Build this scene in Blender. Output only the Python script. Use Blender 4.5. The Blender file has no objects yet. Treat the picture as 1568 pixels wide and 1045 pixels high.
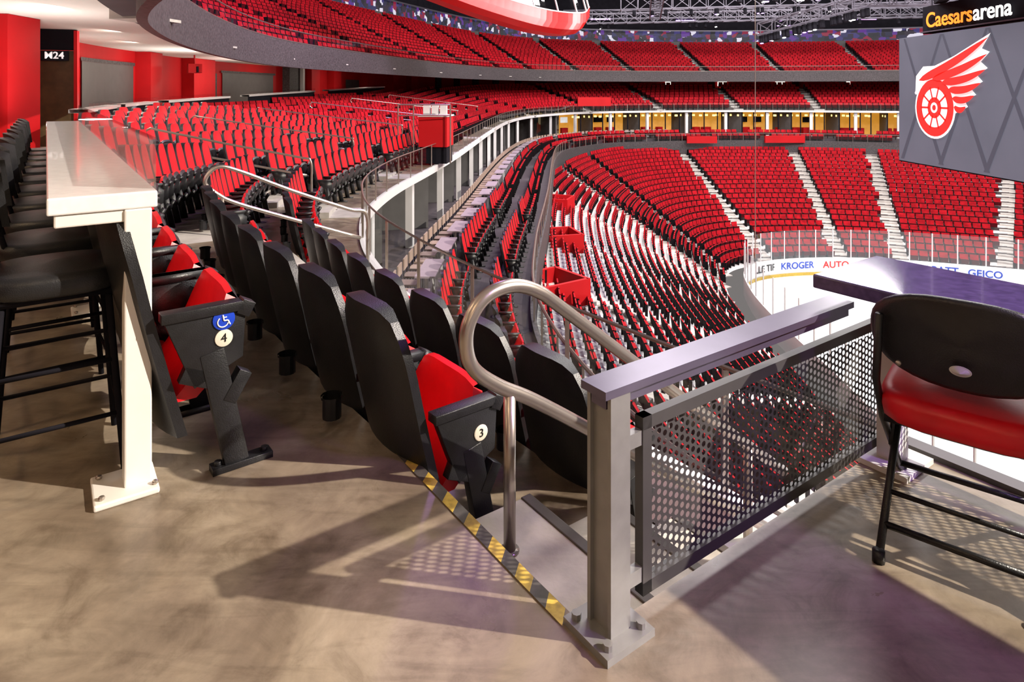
import bpy, bmesh, math, random
import numpy as np
from mathutils import Vector, Matrix
random.seed(3)
sc=bpy.context.scene
try:
    sc.view_settings.view_transform='Standard'
except Exception: pass
ANG=math.radians(35.5); CA=math.cos(ANG); SA=math.sin(ANG)
def L(x,y): return (x*CA-y*SA, x*SA+y*CA)
def L3(x,y,z): return (x*CA-y*SA, x*SA+y*CA, z)

# ---------------- materials ----------------
def mat(name,col,rough=.5,metal=0.,noise=0.,scale=6.,bump=0.,emit=None,es=0.,col2=None,detail=6.,coat=0.,spec=None):
    m=bpy.data.materials.new(name); m.use_nodes=True
    nt=m.node_tree; b=nt.nodes['Principled BSDF']
    b.inputs['Base Color'].default_value=(*col,1); b.inputs['Roughness'].default_value=rough
    b.inputs['Metallic'].default_value=metal
    if spec is not None: b.inputs['Specular IOR Level'].default_value=spec
    if coat: b.inputs['Coat Weight'].default_value=coat
    tc=nt.nodes.new('ShaderNodeTexCoord'); n=nt.nodes.new('ShaderNodeTexNoise')
    n.inputs['Scale'].default_value=scale; n.inputs['Detail'].default_value=detail
    nt.links.new(tc.outputs['Object'],n.inputs['Vector'])
    r=nt.nodes.new('ShaderNodeValToRGB'); nt.links.new(n.outputs['Fac'],r.inputs['Fac'])
    c2=col2 if col2 else tuple(max(0,c*(1-noise)) for c in col)
    r.color_ramp.elements[0].position=.35; r.color_ramp.elements[1].position=.65
    r.color_ramp.elements[0].color=(*c2,1); r.color_ramp.elements[1].color=(*col,1)
    nt.links.new(r.outputs['Color'],b.inputs['Base Color'])
    if bump:
        n2=nt.nodes.new('ShaderNodeTexNoise'); n2.inputs['Scale'].default_value=scale*8
        nt.links.new(tc.outputs['Object'],n2.inputs['Vector'])
        bp=nt.nodes.new('ShaderNodeBump'); bp.inputs['Strength'].default_value=bump; bp.inputs['Distance'].default_value=.01
        nt.links.new(n2.outputs['Fac'],bp.inputs['Height']); nt.links.new(bp.outputs['Normal'],b.inputs['Normal'])
    if emit:
        b.inputs['Emission Color'].default_value=(*emit,1); b.inputs['Emission Strength'].default_value=es
    return m
def floormat():
    m=bpy.data.materials.new('polished_concrete'); m.use_nodes=True; nt=m.node_tree; b=nt.nodes['Principled BSDF']
    tc=nt.nodes.new('ShaderNodeTexCoord')
    def noise(sc_,det,dist=0.,ro=.6,stretch=None):
        n=nt.nodes.new('ShaderNodeTexNoise'); n.inputs['Scale'].default_value=sc_; n.inputs['Detail'].default_value=det; n.inputs['Distortion'].default_value=dist; n.inputs['Roughness'].default_value=ro
        if stretch:
            mp=nt.nodes.new('ShaderNodeMapping'); mp.inputs['Rotation'].default_value=(0,0,stretch[0]); mp.inputs['Scale'].default_value=(stretch[1],1,1)
            nt.links.new(tc.outputs['Object'],mp.inputs[0]); nt.links.new(mp.outputs[0],n.inputs['Vector'])
        else: nt.links.new(tc.outputs['Object'],n.inputs['Vector'])
        return n
    def ramp(n,els):
        r=nt.nodes.new('ShaderNodeValToRGB'); nt.links.new(n.outputs['Fac'],r.inputs['Fac'])
        e=r.color_ramp.elements; e[0].position=els[0][0]; e[0].color=(*els[0][1],1); e[1].position=els[-1][0]; e[1].color=(*els[-1][1],1)
        for p,c in els[1:-1]:
            x=e.new(p); x.color=(*c,1)
        return r
    a=ramp(noise(1.1,14,.9,.62),[(.28,(.105,.078,.055)),(.43,(.20,.155,.115)),(.56,(.29,.235,.175)),(.72,(.42,.35,.27))])
    c=ramp(noise(4.5,14,.8,.72),[(.32,(.62,.58,.54)),(.48,(.95,.94,.92)),(.70,(1.22,1.2,1.16))])
    d=ramp(noise(9,8,1.5,.6,(.7,.18)),[(.36,(.80,.79,.78)),(.52,(1.0,1.0,1.0))])
    def mul(x,y):
        mx=nt.nodes.new('ShaderNodeMix'); mx.data_type='RGBA'; mx.blend_type='MULTIPLY'; mx.inputs[0].default_value=1
        nt.links.new(x,mx.inputs[6]); nt.links.new(y,mx.inputs[7]); return mx.outputs[2]
    o=mul(mul(a.outputs[0],c.outputs[0]),d.outputs[0]); nt.links.new(o,b.inputs['Base Color'])
    rr=ramp(noise(3,8,.5),[(.3,(.26,.26,.26)),(.7,(.44,.44,.44))]); nt.links.new(rr.outputs[0],b.inputs['Roughness'])
    bp=nt.nodes.new('ShaderNodeBump'); bp.inputs['Strength'].default_value=.12; bp.inputs['Distance'].default_value=.003
    nb=noise(14,8); nt.links.new(nb.outputs['Fac'],bp.inputs['Height']); nt.links.new(bp.outputs['Normal'],b.inputs['Normal'])
    return m
def glassmat(name,tint=(.92,.95,.96),g=.12):
    m=bpy.data.materials.new(name); m.use_nodes=True; nt=m.node_tree
    nt.nodes.remove(nt.nodes['Principled BSDF']); out=nt.nodes['Material Output']
    t=nt.nodes.new('ShaderNodeBsdfTransparent'); t.inputs[0].default_value=(*tint,1)
    gl=nt.nodes.new('ShaderNodeBsdfGlossy'); gl.inputs['Roughness'].default_value=.04
    mx=nt.nodes.new('ShaderNodeMixShader'); mx.inputs[0].default_value=g
    nt.links.new(t.outputs[0],mx.inputs[1]); nt.links.new(gl.outputs[0],mx.inputs[2]); nt.links.new(mx.outputs[0],out.inputs[0])
    return m
def patternemit(name,cols,scale,strength,base=(.02,.02,.02)):
    m=bpy.data.materials.new(name); m.use_nodes=True; nt=m.node_tree; b=nt.nodes['Principled BSDF']
    b.inputs['Base Color'].default_value=(*base,1); b.inputs['Roughness'].default_value=.6
    tc=nt.nodes.new('ShaderNodeTexCoord'); sp=nt.nodes.new('ShaderNodeSeparateXYZ'); cb=nt.nodes.new('ShaderNodeCombineXYZ')
    nt.links.new(tc.outputs['Object'],sp.inputs[0])
    ad=nt.nodes.new('ShaderNodeMath'); ad.operation='ADD'; nt.links.new(sp.outputs['X'],ad.inputs[0]); nt.links.new(sp.outputs['Y'],ad.inputs[1])
    nt.links.new(ad.outputs[0],cb.inputs['X']); nt.links.new(sp.outputs['Z'],cb.inputs['Y'])
    v=nt.nodes.new('ShaderNodeTexVoronoi'); v.inputs['Scale'].default_value=scale; v.distance='CHEBYCHEV'
    nt.links.new(cb.outputs[0],v.inputs['Vector'])
    r=nt.nodes.new('ShaderNodeValToRGB'); r.color_ramp.interpolation='CONSTANT'
    s2=nt.nodes.new('ShaderNodeSeparateColor'); nt.links.new(v.outputs['Color'],s2.inputs[0]); nt.links.new(s2.outputs[0],r.inputs['Fac'])
    el=r.color_ramp.elements; el[0].color=(*cols[0],1); el[1].position=1./len(cols); el[1].color=(*cols[1],1)
    for i,c in enumerate(cols[2:],2):
        e=el.new(i/len(cols)); e.color=(*c,1)
    nt.links.new(r.outputs['Color'],b.inputs['Emission Color']); b.inputs['Emission Strength'].default_value=strength
    return m
M={}
M['floor']=floormat()
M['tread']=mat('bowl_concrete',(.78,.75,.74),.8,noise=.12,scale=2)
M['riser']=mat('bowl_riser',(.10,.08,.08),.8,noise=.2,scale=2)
M['uptread']=mat('upper_concrete',(.06,.045,.055),.8,noise=.2,scale=2)
M['aisle']=mat('aisle_step_stone',(.50,.46,.43),.7,noise=.22,scale=5,detail=9)
M['step']=mat('near_step_stone',(.66,.60,.53),.6,noise=.28,scale=7,detail=10,bump=.1)
M['brown']=mat('walkway_brown',(.13,.055,.05),.5,noise=.2,scale=3)
M['nosing']=mat('step_nosing',(.10,.08,.07),.6,noise=.2,scale=9)
M['black']=mat('black_plastic',(.012,.012,.014),.38,noise=.3,scale=30,bump=.15)
M['red']=mat('red_vinyl',(.70,.008,.016),.38,noise=.18,scale=8,bump=.05,spec=.45)
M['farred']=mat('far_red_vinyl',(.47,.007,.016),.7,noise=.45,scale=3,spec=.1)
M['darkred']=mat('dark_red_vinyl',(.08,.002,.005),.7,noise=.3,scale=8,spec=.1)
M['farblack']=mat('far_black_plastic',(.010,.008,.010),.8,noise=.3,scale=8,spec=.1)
M['redwall']=mat('red_paint',(.50,.008,.012),.6,noise=.1,scale=1,spec=.2)
M['white']=mat('white_quartz',(.82,.80,.79),.16,noise=.08,scale=25,coat=.3)
M['cream']=mat('cream_paint',(.80,.76,.71),.4,noise=.05,scale=10)
M['ceil']=mat('ceiling_paint',(.88,.86,.83),.9,noise=.02,scale=2)
M['greypost']=mat('grey_painted_steel',(.27,.265,.255),.4,.3,noise=.12,scale=20)
M['capr']=mat('rail_cap_steel',(.13,.11,.17),.28,.5,noise=.1,scale=10)
M['perf']=mat('perforated_steel',(.075,.07,.07),.45,.3,noise=.12,scale=10)
M['steel']=mat('brushed_steel',(.50,.44,.39),.30,.85,noise=.08,scale=12)
M['fascia']=mat('white_fascia',(.66,.64,.64),.5,noise=.05,scale=2)
M['dfascia']=mat('dark_mesh_fascia',(.10,.085,.09),.6,.2,noise=.6,scale=14)
M['dark']=mat('dark_structure',(.012,.011,.016),.8,noise=.3,scale=2,spec=.1)
M['darkgrey']=mat('dark_grey_panel',(.10,.095,.095),.6,noise=.15,scale=3)
M['shutter']=mat('roller_shutter_grey',(.10,.09,.09),.5,noise=.1,scale=3)
M['trussm']=mat('truss_metal',(.13,.12,.15),.5,.5,noise=.1,scale=3)
M['door']=mat('dark_wood_door',(.09,.06,.025),.5,noise=.4,scale=4)
M['ptable']=mat('violet_quartz',(.10,.065,.20),.10,noise=.35,scale=40,coat=.3)
M['lilac']=mat('lilac_laminate',(.40,.32,.38),.35,noise=.05,scale=6)
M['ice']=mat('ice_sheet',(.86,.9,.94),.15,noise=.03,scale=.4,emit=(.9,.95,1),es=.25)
M['board']=mat('dasher_board',(.85,.85,.85),.4,noise=.03,scale=1)
M['yellow']=mat('yellow_paint',(.62,.42,.06),.6,noise=.45,scale=30)
M['tape']=mat('dark_tape',(.07,.06,.055),.6,noise=.4,scale=20)
M['blue']=mat('blue_badge',(.01,.05,.5),.35)
M['beige']=mat('beige_badge',(.72,.66,.55),.5)
M['wht']=mat('white_print',(.85,.85,.85),.5)
M['glass']=glassmat('clear_glass')
M['glassb']=glassmat('bar_glass',(.85,.86,.86),.3)
M['rinkglass']=glassmat('rink_glass',(.85,.86,.86),.12)
M['lamp']=mat('lamp_lens',(1,1,1),.5,emit=(1,.95,.9),es=14)
M['lampv']=mat('violet_lamp',(1,1,1),.5,emit=(.5,.2,1),es=6)
M['amber']=mat('amber_lit_wall',(.4,.22,.06),.6,noise=.3,scale=2,emit=(1,.42,.04),es=.5)  # emission puts the suites' interior lighting into the wall colour
M['ambl']=mat('amber_lamp',(1,.8,.4),.6,emit=(1,.72,.25),es=1.8)
M['club']=patternemit('club_interior',[(.02,.02,.06),(.12,.03,.3),(.9,.85,1),(.03,.02,.04),(.3,.01,.05),(.03,.03,.12),(.05,.04,.2),(.01,.01,.02),(.02,.02,.03)],1.9,.8)
M['dimsuite']=patternemit('dim_suite_interior',[(.02,.012,.01),(.05,.03,.03),(.01,.01,.01),(.12,.02,.01),(.02,.02,.02),(.3,.22,.12)],1.1,.4)
M['screen']=mat('screen_image',(.05,.05,.065),.4,col2=(.03,.03,.04),scale=.5,emit=(.2,.21,.27),es=.6)
M['beam']=mat('screen_beam',(.02,.02,.03),.5,emit=(.10,.105,.14),es=.7)
M['lred']=mat('logo_red',(.6,.02,.02),.5,emit=(.9,.03,.02),es=.6)
M['lwht']=mat('logo_white',(.8,.8,.8),.5,emit=(1,1,1),es=.6)
M['orange']=mat('sign_orange',(.9,.2,.02),.5,emit=(1,.22,.02),es=1.6)
M['signw']=mat('sign_white',(.9,.9,.9),.5,emit=(1,.95,.9),es=1.4)
M['gondola']=mat('gondola_red',(.60,.010,.010),.3,emit=(.9,.02,.015),es=.15,noise=.1,scale=1)
M['winlit']=mat('lit_window',(.9,.9,.9),.5,emit=(1,.95,.85),es=1.3)

# ---------------- mesh builder ----------------
class MB:
    def __init__(s): s.v=[]; s.f=[]; s.m=[]
    def add(s,vs,fs,mi=0):
        o=len(s.v); s.v+= [tuple(p) for p in vs]
        for i,f in enumerate(fs):
            s.f.append([a+o for a in f]); s.m.append(mi if isinstance(mi,int) else mi[i])
    def box(s,c,size,mi=0,rz=0.,ry=0.,loc=False):
        R=Matrix.Rotation(rz+(ANG if loc else 0),3,'Z')@Matrix.Rotation(ry,3,'Y')
        cc=Vector(L3(*c)) if loc else Vector(c)
        vs=[cc+R@Vector((x*size[0]/2,y*size[1]/2,z*size[2]/2)) for x in(-1,1) for y in(-1,1) for z in(-1,1)]
        s.add(vs,[(0,1,3,2),(4,6,7,5),(0,4,5,1),(2,3,7,6),(0,2,6,4),(1,5,7,3)],mi)
    def beam(s,a,b,w,h,mi=0):
        a=Vector(a);b=Vector(b);d=(b-a).normalized(); up=Vector((0,0,1)) if abs(d.z)<.98 else Vector((1,0,0))
        x=d.cross(up).normalized(); y=x.cross(d)
        vs=[p+x*i*w/2+y*j*h/2 for p in(a,b) for i,j in((-1,-1),(1,-1),(1,1),(-1,1))]
        s.add(vs,[(0,1,2,3),(7,6,5,4),(0,4,5,1),(1,5,6,2),(2,6,7,3),(3,7,4,0)],mi)
    def tube(s,path,r,n=10,mi=0,closed=False):
        P=[Vector(p) for p in path]; vs=[];fs=[]; k=len(P)
        pu=None
        for i,p in enumerate(P):
            if closed: t=(P[(i+1)%k]-P[i-1])
            else: t=(P[min(i+1,k-1)]-P[max(i-1,0)])
            t.normalize()
            if pu is None:
                u=Vector((0,0,1)) if abs(t.z)<.9 else Vector((1,0,0))
            else: u=pu
            u=(u-t*u.dot(t)).normalized(); pu=u; w=t.cross(u)
            for a in range(n):
                an=2*math.pi*a/n; vs.append(p+(u*math.cos(an)+w*math.sin(an))*r)
        rng=k if closed else k-1
        for i in range(rng):
            j=(i+1)%k
            for a in range(n):
                b=(a+1)%n; fs.append((i*n+a,i*n+b,j*n+b,j*n+a))
        if not closed:
            fs.append(tuple(range(n))[::-1]); fs.append(tuple((k-1)*n+a for a in range(n)))
        s.add(vs,fs,mi)
    def disc(s,c,nrm,r,h,mi=0,n=24):
        c=Vector(c); nrm=Vector(nrm).normalized()
        s.tube([c,c+nrm*h],r,n,mi)
    def grid(s,G,mi=0):
        R=len(G);C=len(G[0]); vs=[p for row in G for p in row]; fs=[];ms=[]
        for i in range(R-1):
            for j in range(C-1):
                fs.append((i*C+j,i*C+j+1,(i+1)*C+j+1,(i+1)*C+j)); ms.append(mi if isinstance(mi,int) else mi(i,j))
        s.add(vs,fs,ms)
    def rounded(s,c,sx,sy,h,rz,mi=0,mi2=None,crown=.02,n=28,p=4.,loc=False):
        cc=Vector(L3(*c)) if loc else Vector(c); R=Matrix.Rotation(rz+(ANG if loc else 0),3,'Z')
        prof=[(.0,-.5),(.9,-.5),(.98,-.38),(1.,-.1),(1.,.2),(.96,.42),(.85,.5),(.0,.5)]
        vs=[];fs=[];ms=[]
        for k,(q,z) in enumerate(prof):
            for a in range(n):
                t=2*math.pi*a/n; ct,st=math.cos(t),math.sin(t)
                rr=(abs(ct)**p+abs(st)**p)**(-1/p)
                zz=z*h+(crown if z>.45 and q<.1 else 0)
                vs.append(cc+R@Vector((sx/2*q*rr*ct,sy/2*q*rr*st,zz)))
        for k in range(len(prof)-1):
            for a in range(n):
                b=(a+1)%n; fs.append((k*n+a,k*n+b,(k+1)*n+b,(k+1)*n+a)); ms.append(mi if (mi2 is None or k>=2) else mi2)
        s.add(vs,fs,ms)
    def build(s,name,mats,bevel=0,smooth=False):
        me=bpy.data.meshes.new(name); me.from_pydata(s.v,[],s.f)
        for m in mats: me.materials.append(M[m])
        me.polygons.foreach_set('material_index',s.m)
        if smooth: me.polygons.foreach_set('use_smooth',[True]*len(s.f))
        me.update()
        ob=bpy.data.objects.new(name,me); sc.collection.objects.link(ob)
        if bevel:
            b=ob.modifiers.new('bevel','BEVEL'); b.width=bevel; b.segments=2; b.limit_method='ANGLE'; b.angle_limit=math.radians(50)
        return ob
class Curve:
    def __init__(s,pts): s.p=np.array(pts,float); s.n=len(pts)-1
    def __call__(s,t):
        p=s.p;n=s.n; t=min(max(t,0),n); i=min(int(t),n-1); u=t-i
        p1=p[i];p2=p[i+1]; p0=p[i-1] if i>0 else 2*p1-p2; p3=p[i+2] if i+2<=n else 2*p2-p1
        return .5*((2*p1)+(p2-p0)*u+(2*p0-5*p1+4*p2-p3)*u*u+(3*p1-p0-3*p2+p3)*u**3)

# ---------------- seat templates ----------------
def seat_detail(end=False):
    m=MB()
    nu,nv=8,10
    def hw(v,w): return w*(1-.25*max(0,(v-.8)/.2)**2)
    F=[];Bk=[]
    for i in range(nv+1):
        v=i/nv; f=[];b=[]
        for j in range(nu+1):
            u=-1+2*j/nu
            z=.16+.87*v-.05*(u**4)*max(0,v-.7)/.3
            x=.19*(1-v)**1.2+.035*u*u
            y=u*hw(v,.262)
            f.append((x+.025*(1-u**4)*(1 if v>.3 else 0),y,z)); b.append((x-.035-.02*(1-u*u),y,z))
        F.append(f);Bk.append(b)
    m.grid(F,lambda i,j:1 if(i>=2 and 0<j<nu-1) else 0); m.grid([r[::-1] for r in Bk],0)
    m.grid([[F[i][0],Bk[i][0]] for i in range(nv+1)],0); m.grid([[F[i][-1],Bk[i][-1]] for i in range(nv+1)],0)
    m.grid([F[-1],Bk[-1]],0); m.grid([F[0],Bk[0]],0)
    F=[];Bk=[]
    nv=8
    for i in range(nv+1):
        v=i/nv; f=[];b=[]
        for j in range(nu+1):
            u=-1+2*j/nu
            w=.235*(1-.16*max(0,(v-.6)/.4)**2); y=u*w
            th=.09*(1-.5*v**3)
            x=.24+.16*v**.8+.05*math.sin(math.pi*v)*(1-.3*u*u); z=.28+.36*v-.03*u**4*v
            f.append((x+.02,y,z)); b.append((x+.02-th-.012*(1-u*u),y,z+.03*v))
        F.append(f);Bk.append(b)
    m.grid(F,0); m.grid(Bk,1)
    m.grid([[F[i][0],Bk[i][0]] for i in range(nv+1)],1); m.grid([[F[i][-1],Bk[i][-1]] for i in range(nv+1)],1)
    mid=[tuple((a*.5+b*.5) for a,b in zip(p,q)) for p,q in zip(F[-1],Bk[-1])]
    mid=[(p[0],p[1],p[2]+.02) for p in mid]
    m.grid([F[-1],mid],0); m.grid([mid,Bk[-1]],1); m.grid([F[0],Bk[0]],0)
    for y in ((-.28,.28) if end else (-.28,)):
        m.box((.27,y,.615),(.28,.06,.035)); m.box((.42,y,.603),(.05,.06,.055),ry=.5)
        m.add([(.14,y-.02,.6),(.42,y-.02,.6),(.41,y-.02,.42),(.24,y-.02,.34),(.14,y+.02,.6),(.42,y+.02,.6),(.41,y+.02,.42),(.24,y+.02,.34)],
              [(0,1,2,3),(4,7,6,5),(0,4,5,1),(1,5,6,2),(2,6,7,3),(3,7,4,0)])
        m.beam((.30,y,.46),(.39,y,.02),.045,.085); m.box((.41,y,.012),(.22,.06,.024)); m.beam((.36,y,.26),(.42,y,.36),.05,.05); m.beam((.33,y,.34),(.2,y,.40),.04,.06)
    return m
def seat_simple(slim=False):
    m=MB()
    def bx(x0,x1,y0,y1,z0,z1,dx,ms):
        vs=[(x0,y0,z0),(x1,y0,z0),(x1,y1,z0),(x0,y1,z0),(x0-dx,y0,z1),(x1-dx,y0,z1),(x1-dx,y1,z1),(x0-dx,y1,z1)]
        m.add(vs,[(0,3,2,1),(4,5,6,7),(0,1,5,4),(1,2,6,5),(2,3,7,6),(3,0,4,7)],ms)
    if slim:
        bx(.05,.09,-.225,.225,.26,.68,.06,[0,1,0,1,0,0])
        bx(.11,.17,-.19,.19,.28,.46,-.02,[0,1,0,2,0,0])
        bx(.08,.18,-.27,-.25,.02,.45,0,[0]*6)
    else:
        bx(.13,.18,-.235,.235,.30,.86,.13,[0,0,0,1,0,0])
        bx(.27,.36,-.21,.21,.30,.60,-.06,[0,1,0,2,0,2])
        bx(.16,.46,-.29,-.25,.05,.60,0,[0,0,0,0,0,0])
    return m
def instance(name,tmpl,T,mats,smooth=False):
    if not T: return
    V=np.array(tmpl.v); n=len(V); T=np.array(T)
    c=np.cos(T[:,3])[:,None]; s_=np.sin(T[:,3])[:,None]
    X=V[None,:,0]*c-V[None,:,1]*s_+T[:,0][:,None]; Y=V[None,:,0]*s_+V[None,:,1]*c+T[:,1][:,None]; Z=V[None,:,2]+T[:,2][:,None]
    W=np.stack([X,Y,Z],-1).reshape(-1,3)
    Fq=np.array([f for f in tmpl.f if len(f)==4])
    Fm=[mi for f,mi in zip(tmpl.f,tmpl.m) if len(f)==4]
    FF=(Fq[None]+(np.arange(len(T))*n)[:,None,None]).reshape(-1,4)
    me=bpy.data.meshes.new(name); me.from_pydata(W.tolist(),[],FF.tolist())
    for m in mats: me.materials.append(M[m])
    me.polygons.foreach_set('material_index',Fm*len(T))
    if smooth: me.polygons.foreach_set('use_smooth',[True]*len(FF))
    me.update(); ob=bpy.data.objects.new(name,me); sc.collection.objects.link(ob); return ob
SD=seat_detail(); SE=seat_detail(True); SS=seat_simple(); SL=seat_simple(True)
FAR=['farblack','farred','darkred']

# ---------------- tiers ----------------
class Tier:
    def __init__(s,F,B,rows=None,sp=.9,f1=1.03,N=300,s0=0,s1=None):
        s.F=Curve(F); s.B=Curve(B); s.rows=rows; s.sp=sp; s.f1=f1
        s.ss=np.linspace(s0,s1 if s1 else s.F.n,N)
        s.Fp=np.array([s.F(t) for t in s.ss]); s.Bp=np.array([s.B(t) for t in s.ss])
        d=s.Fp[:,:2]-s.Bp[:,:2]; s.w=np.linalg.norm(d,axis=1); s.n=d/s.w[:,None]
        s.nr=rows if rows else int(((s.w.max()-f1)/sp))+2
    def f(s,k):
        if s.rows: return s.w*k/s.rows
        if k==0: return s.w*0
        return np.minimum(s.w,s.f1+s.sp*(k-1))
    def z(s,k):
        zb,zf=s.Bp[:,2],s.Fp[:,2]
        if s.rows: return zf+(zb-zf)*k/(s.rows-1)
        K=np.maximum((s.w-2.75)/s.sp+2,2); return zf+(zb-zf)*np.minimum(k/K,1)
    def pt(s,f_): return s.Fp[:,:2]-s.n*f_[:,None]
    def terrace(s,name,mats):
        m=MB(); C=[]
        for k in range(s.nr):
            for e_ in (s.f(k),s.f(k+1)): C.append(np.column_stack([s.pt(e_),s.z(k)]).tolist())
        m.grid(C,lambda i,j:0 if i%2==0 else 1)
        return m.build(name,mats)
    def seats(s,off,aisles,starts={},gap=.62,pitch=.56):
        out=[]
        for k_ in range(s.nr):
            fb=s.f(k_+1) if s.rows else np.full(len(s.w),s.f1+s.sp*k_)
            P=s.pt(fb+(off if s.rows else (.10 if k_<2 else .03))); z=s.z(k_)
            ok=(fb<=s.w+(.5 if k_==2 else .12))
            dl=np.linalg.norm(np.diff(P,axis=0),axis=1); al=np.concatenate([[0],np.cumsum(dl)])
            a=starts.get(k_,starts.get('d',0.))+pitch/2
            aal=np.interp(aisles,s.ss,al) if len(aisles) else np.array([-99.])
            while a<al[-1]-.3:
                k=min(int(np.searchsorted(al,a)),len(al)-1); k0=max(k-1,0)
                if np.abs(aal-a).min()<gap: a+=.12; continue
                if ok[k] and ok[k0]:
                    x=np.interp(a,al,P[:,0]);y=np.interp(a,al,P[:,1]);zz=np.interp(a,al,z)
                    ka=max(k-3,0);kb=min(k+3,len(al)-1); t=P[kb]-P[ka]; th=math.atan2(-t[0],t[1])
                    out.append((x,y,zz,th,k_,np.interp(a,al,s.ss)))
                a+=pitch
        return out
    def steps(s,name,aisles,width=1.1,mats=('aisle',),lift=.015):
        m=MB()
        for a in aisles:
            i=int(np.argmin(np.abs(s.ss-a))); n=s.n[i]; th=math.atan2(n[1],n[0])
            for k in range(s.nr):
                f0=s.f(k)[i];f1=s.f(k+1)[i]
                if f1-f0<.05: continue
                z0=s.z(k)[i]; p=s.Fp[i,:2]-n*(f0+f1)/2
                m.box((p[0],p[1],z0+lift-.03),(f1-f0,width,.06),0,rz=th)
                if k<s.nr-1:
                    zp=s.z(k+1)[i]; ds=min(.38*(f1-f0),.4); p=s.Fp[i,:2]-n*(f1-ds/2); h=(zp-z0)/2
                    if h>.01: m.box((p[0],p[1],z0+h/2+lift),(ds,width,h),0,rz=th)
        return m.build(name,mats)
def strip(name,path,z0,z1,mats,thick=0,mi=0):
    m=MB()
    m.grid([[(p[0],p[1],z0 if np.isscalar(z0) else z0[i]) for i,p in enumerate(path)],[(p[0],p[1],z1 if np.isscalar(z1) else z1[i]) for i,p in enumerate(path)]],mi)
    ob=m.build(name,mats)
    if thick:
        so=ob.modifiers.new('solid','SOLIDIFY'); so.thickness=thick; so.offset=0
    return ob

# -------- mid tier (our level)
MFp=[(*L(3.1,1.27),-.84),(*L(3.1,5.5),-.84),(-2.4,10.5,-.95),(-3.0,15.5,-1.),(-2.2,25,-1.),(-.2,52,-.9),(3.5,63.5,-.8),(10,69,-.7),(25,70,-.6),(48,64,-.6),(75,54,-.6)]
MBp=[(*L(.35,1.27),0),(*L(.35,5.5),0),(-5.9,9.0,0),(-9.6,15.5,0),(-12,25,.1),(-11,46,.6),(-6,65,1.2),(4,76.5,1.7),(25,78.5,1.8),(52,72,1.8),(83,60,1.8)]
MWp=[(*L(-10,1.27),0),(-11.8,2,0),(-12.2,10,0),(-14.,18,0),(-17,27,.1),(-17,48,.6),(-11,69,1.2),(1,81,1.7),(25,83,1.8),(55,76.5,1.8),(88,63.5,1.8)]
mid=Tier(MFp,MBp,N=500)
mF=mid.Fp
alF=np.concatenate([[0],np.cumsum(np.linalg.norm(np.diff(mF[:,:2],axis=0),axis=1))])
def sF(d): return float(np.interp(d,alF,mid.ss))
ma=[sF(d) for d in (6.1,11.3,17.0,24.,32,41,50,60,70,78,86,94,104,114,124,134)]
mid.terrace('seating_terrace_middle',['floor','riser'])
T=mid.seats(.05,ma,starts={2:1.36,'d':.90})
near=[t for t in T if math.hypot(t[0],t[1])<27]; far=[t for t in T if math.hypot(t[0],t[1])>=27]
hero=[]
for j in (2,1,0):
    r=[t for t in near if t[4]==j]; h=min(r,key=lambda t:math.hypot(t[0],t[1])); hero.append(h); near.remove(h)
instance('stadium_seats_middle_tier',SD,[t[:4] for t in near],['black','red'],smooth=True)
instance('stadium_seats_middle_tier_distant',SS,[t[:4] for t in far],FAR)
mid.steps('aisle_steps_middle_tier',ma,1.05)
cup=MB(); cup.tube([(0,0,0),(0,0,.09)],.040,12); cup.tube([(0,0,.085),(0,0,.095)],.047,12)
instance('cup_holders_middle_tier',cup,[(t[0]-.03*math.cos(t[3])+.28*math.sin(t[3]),t[1]-.03*math.sin(t[3])-.28*math.cos(t[3]),t[2]+.45,t[3]) for t in near if t[4]<=1],['black'])
def hero_seat(t,num,acc):
    m=MB(); m.v=list(SE.v); m.f=[list(f) for f in SE.f]; m.m=list(SE.m)
    bx_=.34
    m.disc((bx_,-.299,.505),(0,-1,0),.032,.006,2)
    if acc: m.disc((bx_,-.299,.575),(0,-1,0),.040,.006,3)
    for dx in (-.085,.085): m.disc((.41+dx,-.28,.024),(0,0,1),.014,.015,0,8)
    if acc:
        c=Vector((bx_,-.307,.575))
        arc=[c+Vector((-.004+.019*math.cos(a),0,-.008+.019*math.sin(a))) for a in np.linspace(2.2,6.0,14)]
        m.tube(arc,.0028,6,4); m.beam(c+Vector((-.004,0,.018)),c+Vector((0,0,-.004)),.004,.005,4)
        m.beam(c+Vector((0,0,-.004)),c+Vector((.014,0,-.004)),.004,.005,4); m.beam(c+Vector((.014,0,-.004)),c+Vector((.022,0,-.022)),.004,.005,4)
        m.beam(c+Vector((-.003,0,.008)),c+Vector((.01,0,.008)),.004,.004,4); m.disc(c+Vector((-.005,.002,.026)),(0,-1,0),.005,.003,4,10)
    ob=m.build('stadium_seat',['black','red','beige','blue','wht'],bevel=.004)
    for p in ob.data.polygons: p.use_smooth=True
    ob.location=t[:3]; ob.rotation_euler=(0,0,t[3])
    cu=bpy.data.curves.new('number','FONT'); cu.body=num; cu.size=.045; cu.extrude=.001; cu.align_x='CENTER'; cu.align_y='CENTER'
    tx=bpy.data.objects.new('seat_number',cu); sc.collection.objects.link(tx); cu.materials.append(M['black'])
    tx.parent=ob; tx.location=(bx_,-.3065,.505); tx.rotation_euler=(math.pi/2,0,0)
hero_seat(hero[0],'4',True); hero_seat(hero[1],'3',False); hero_seat(hero[2],'2',True)

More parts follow.
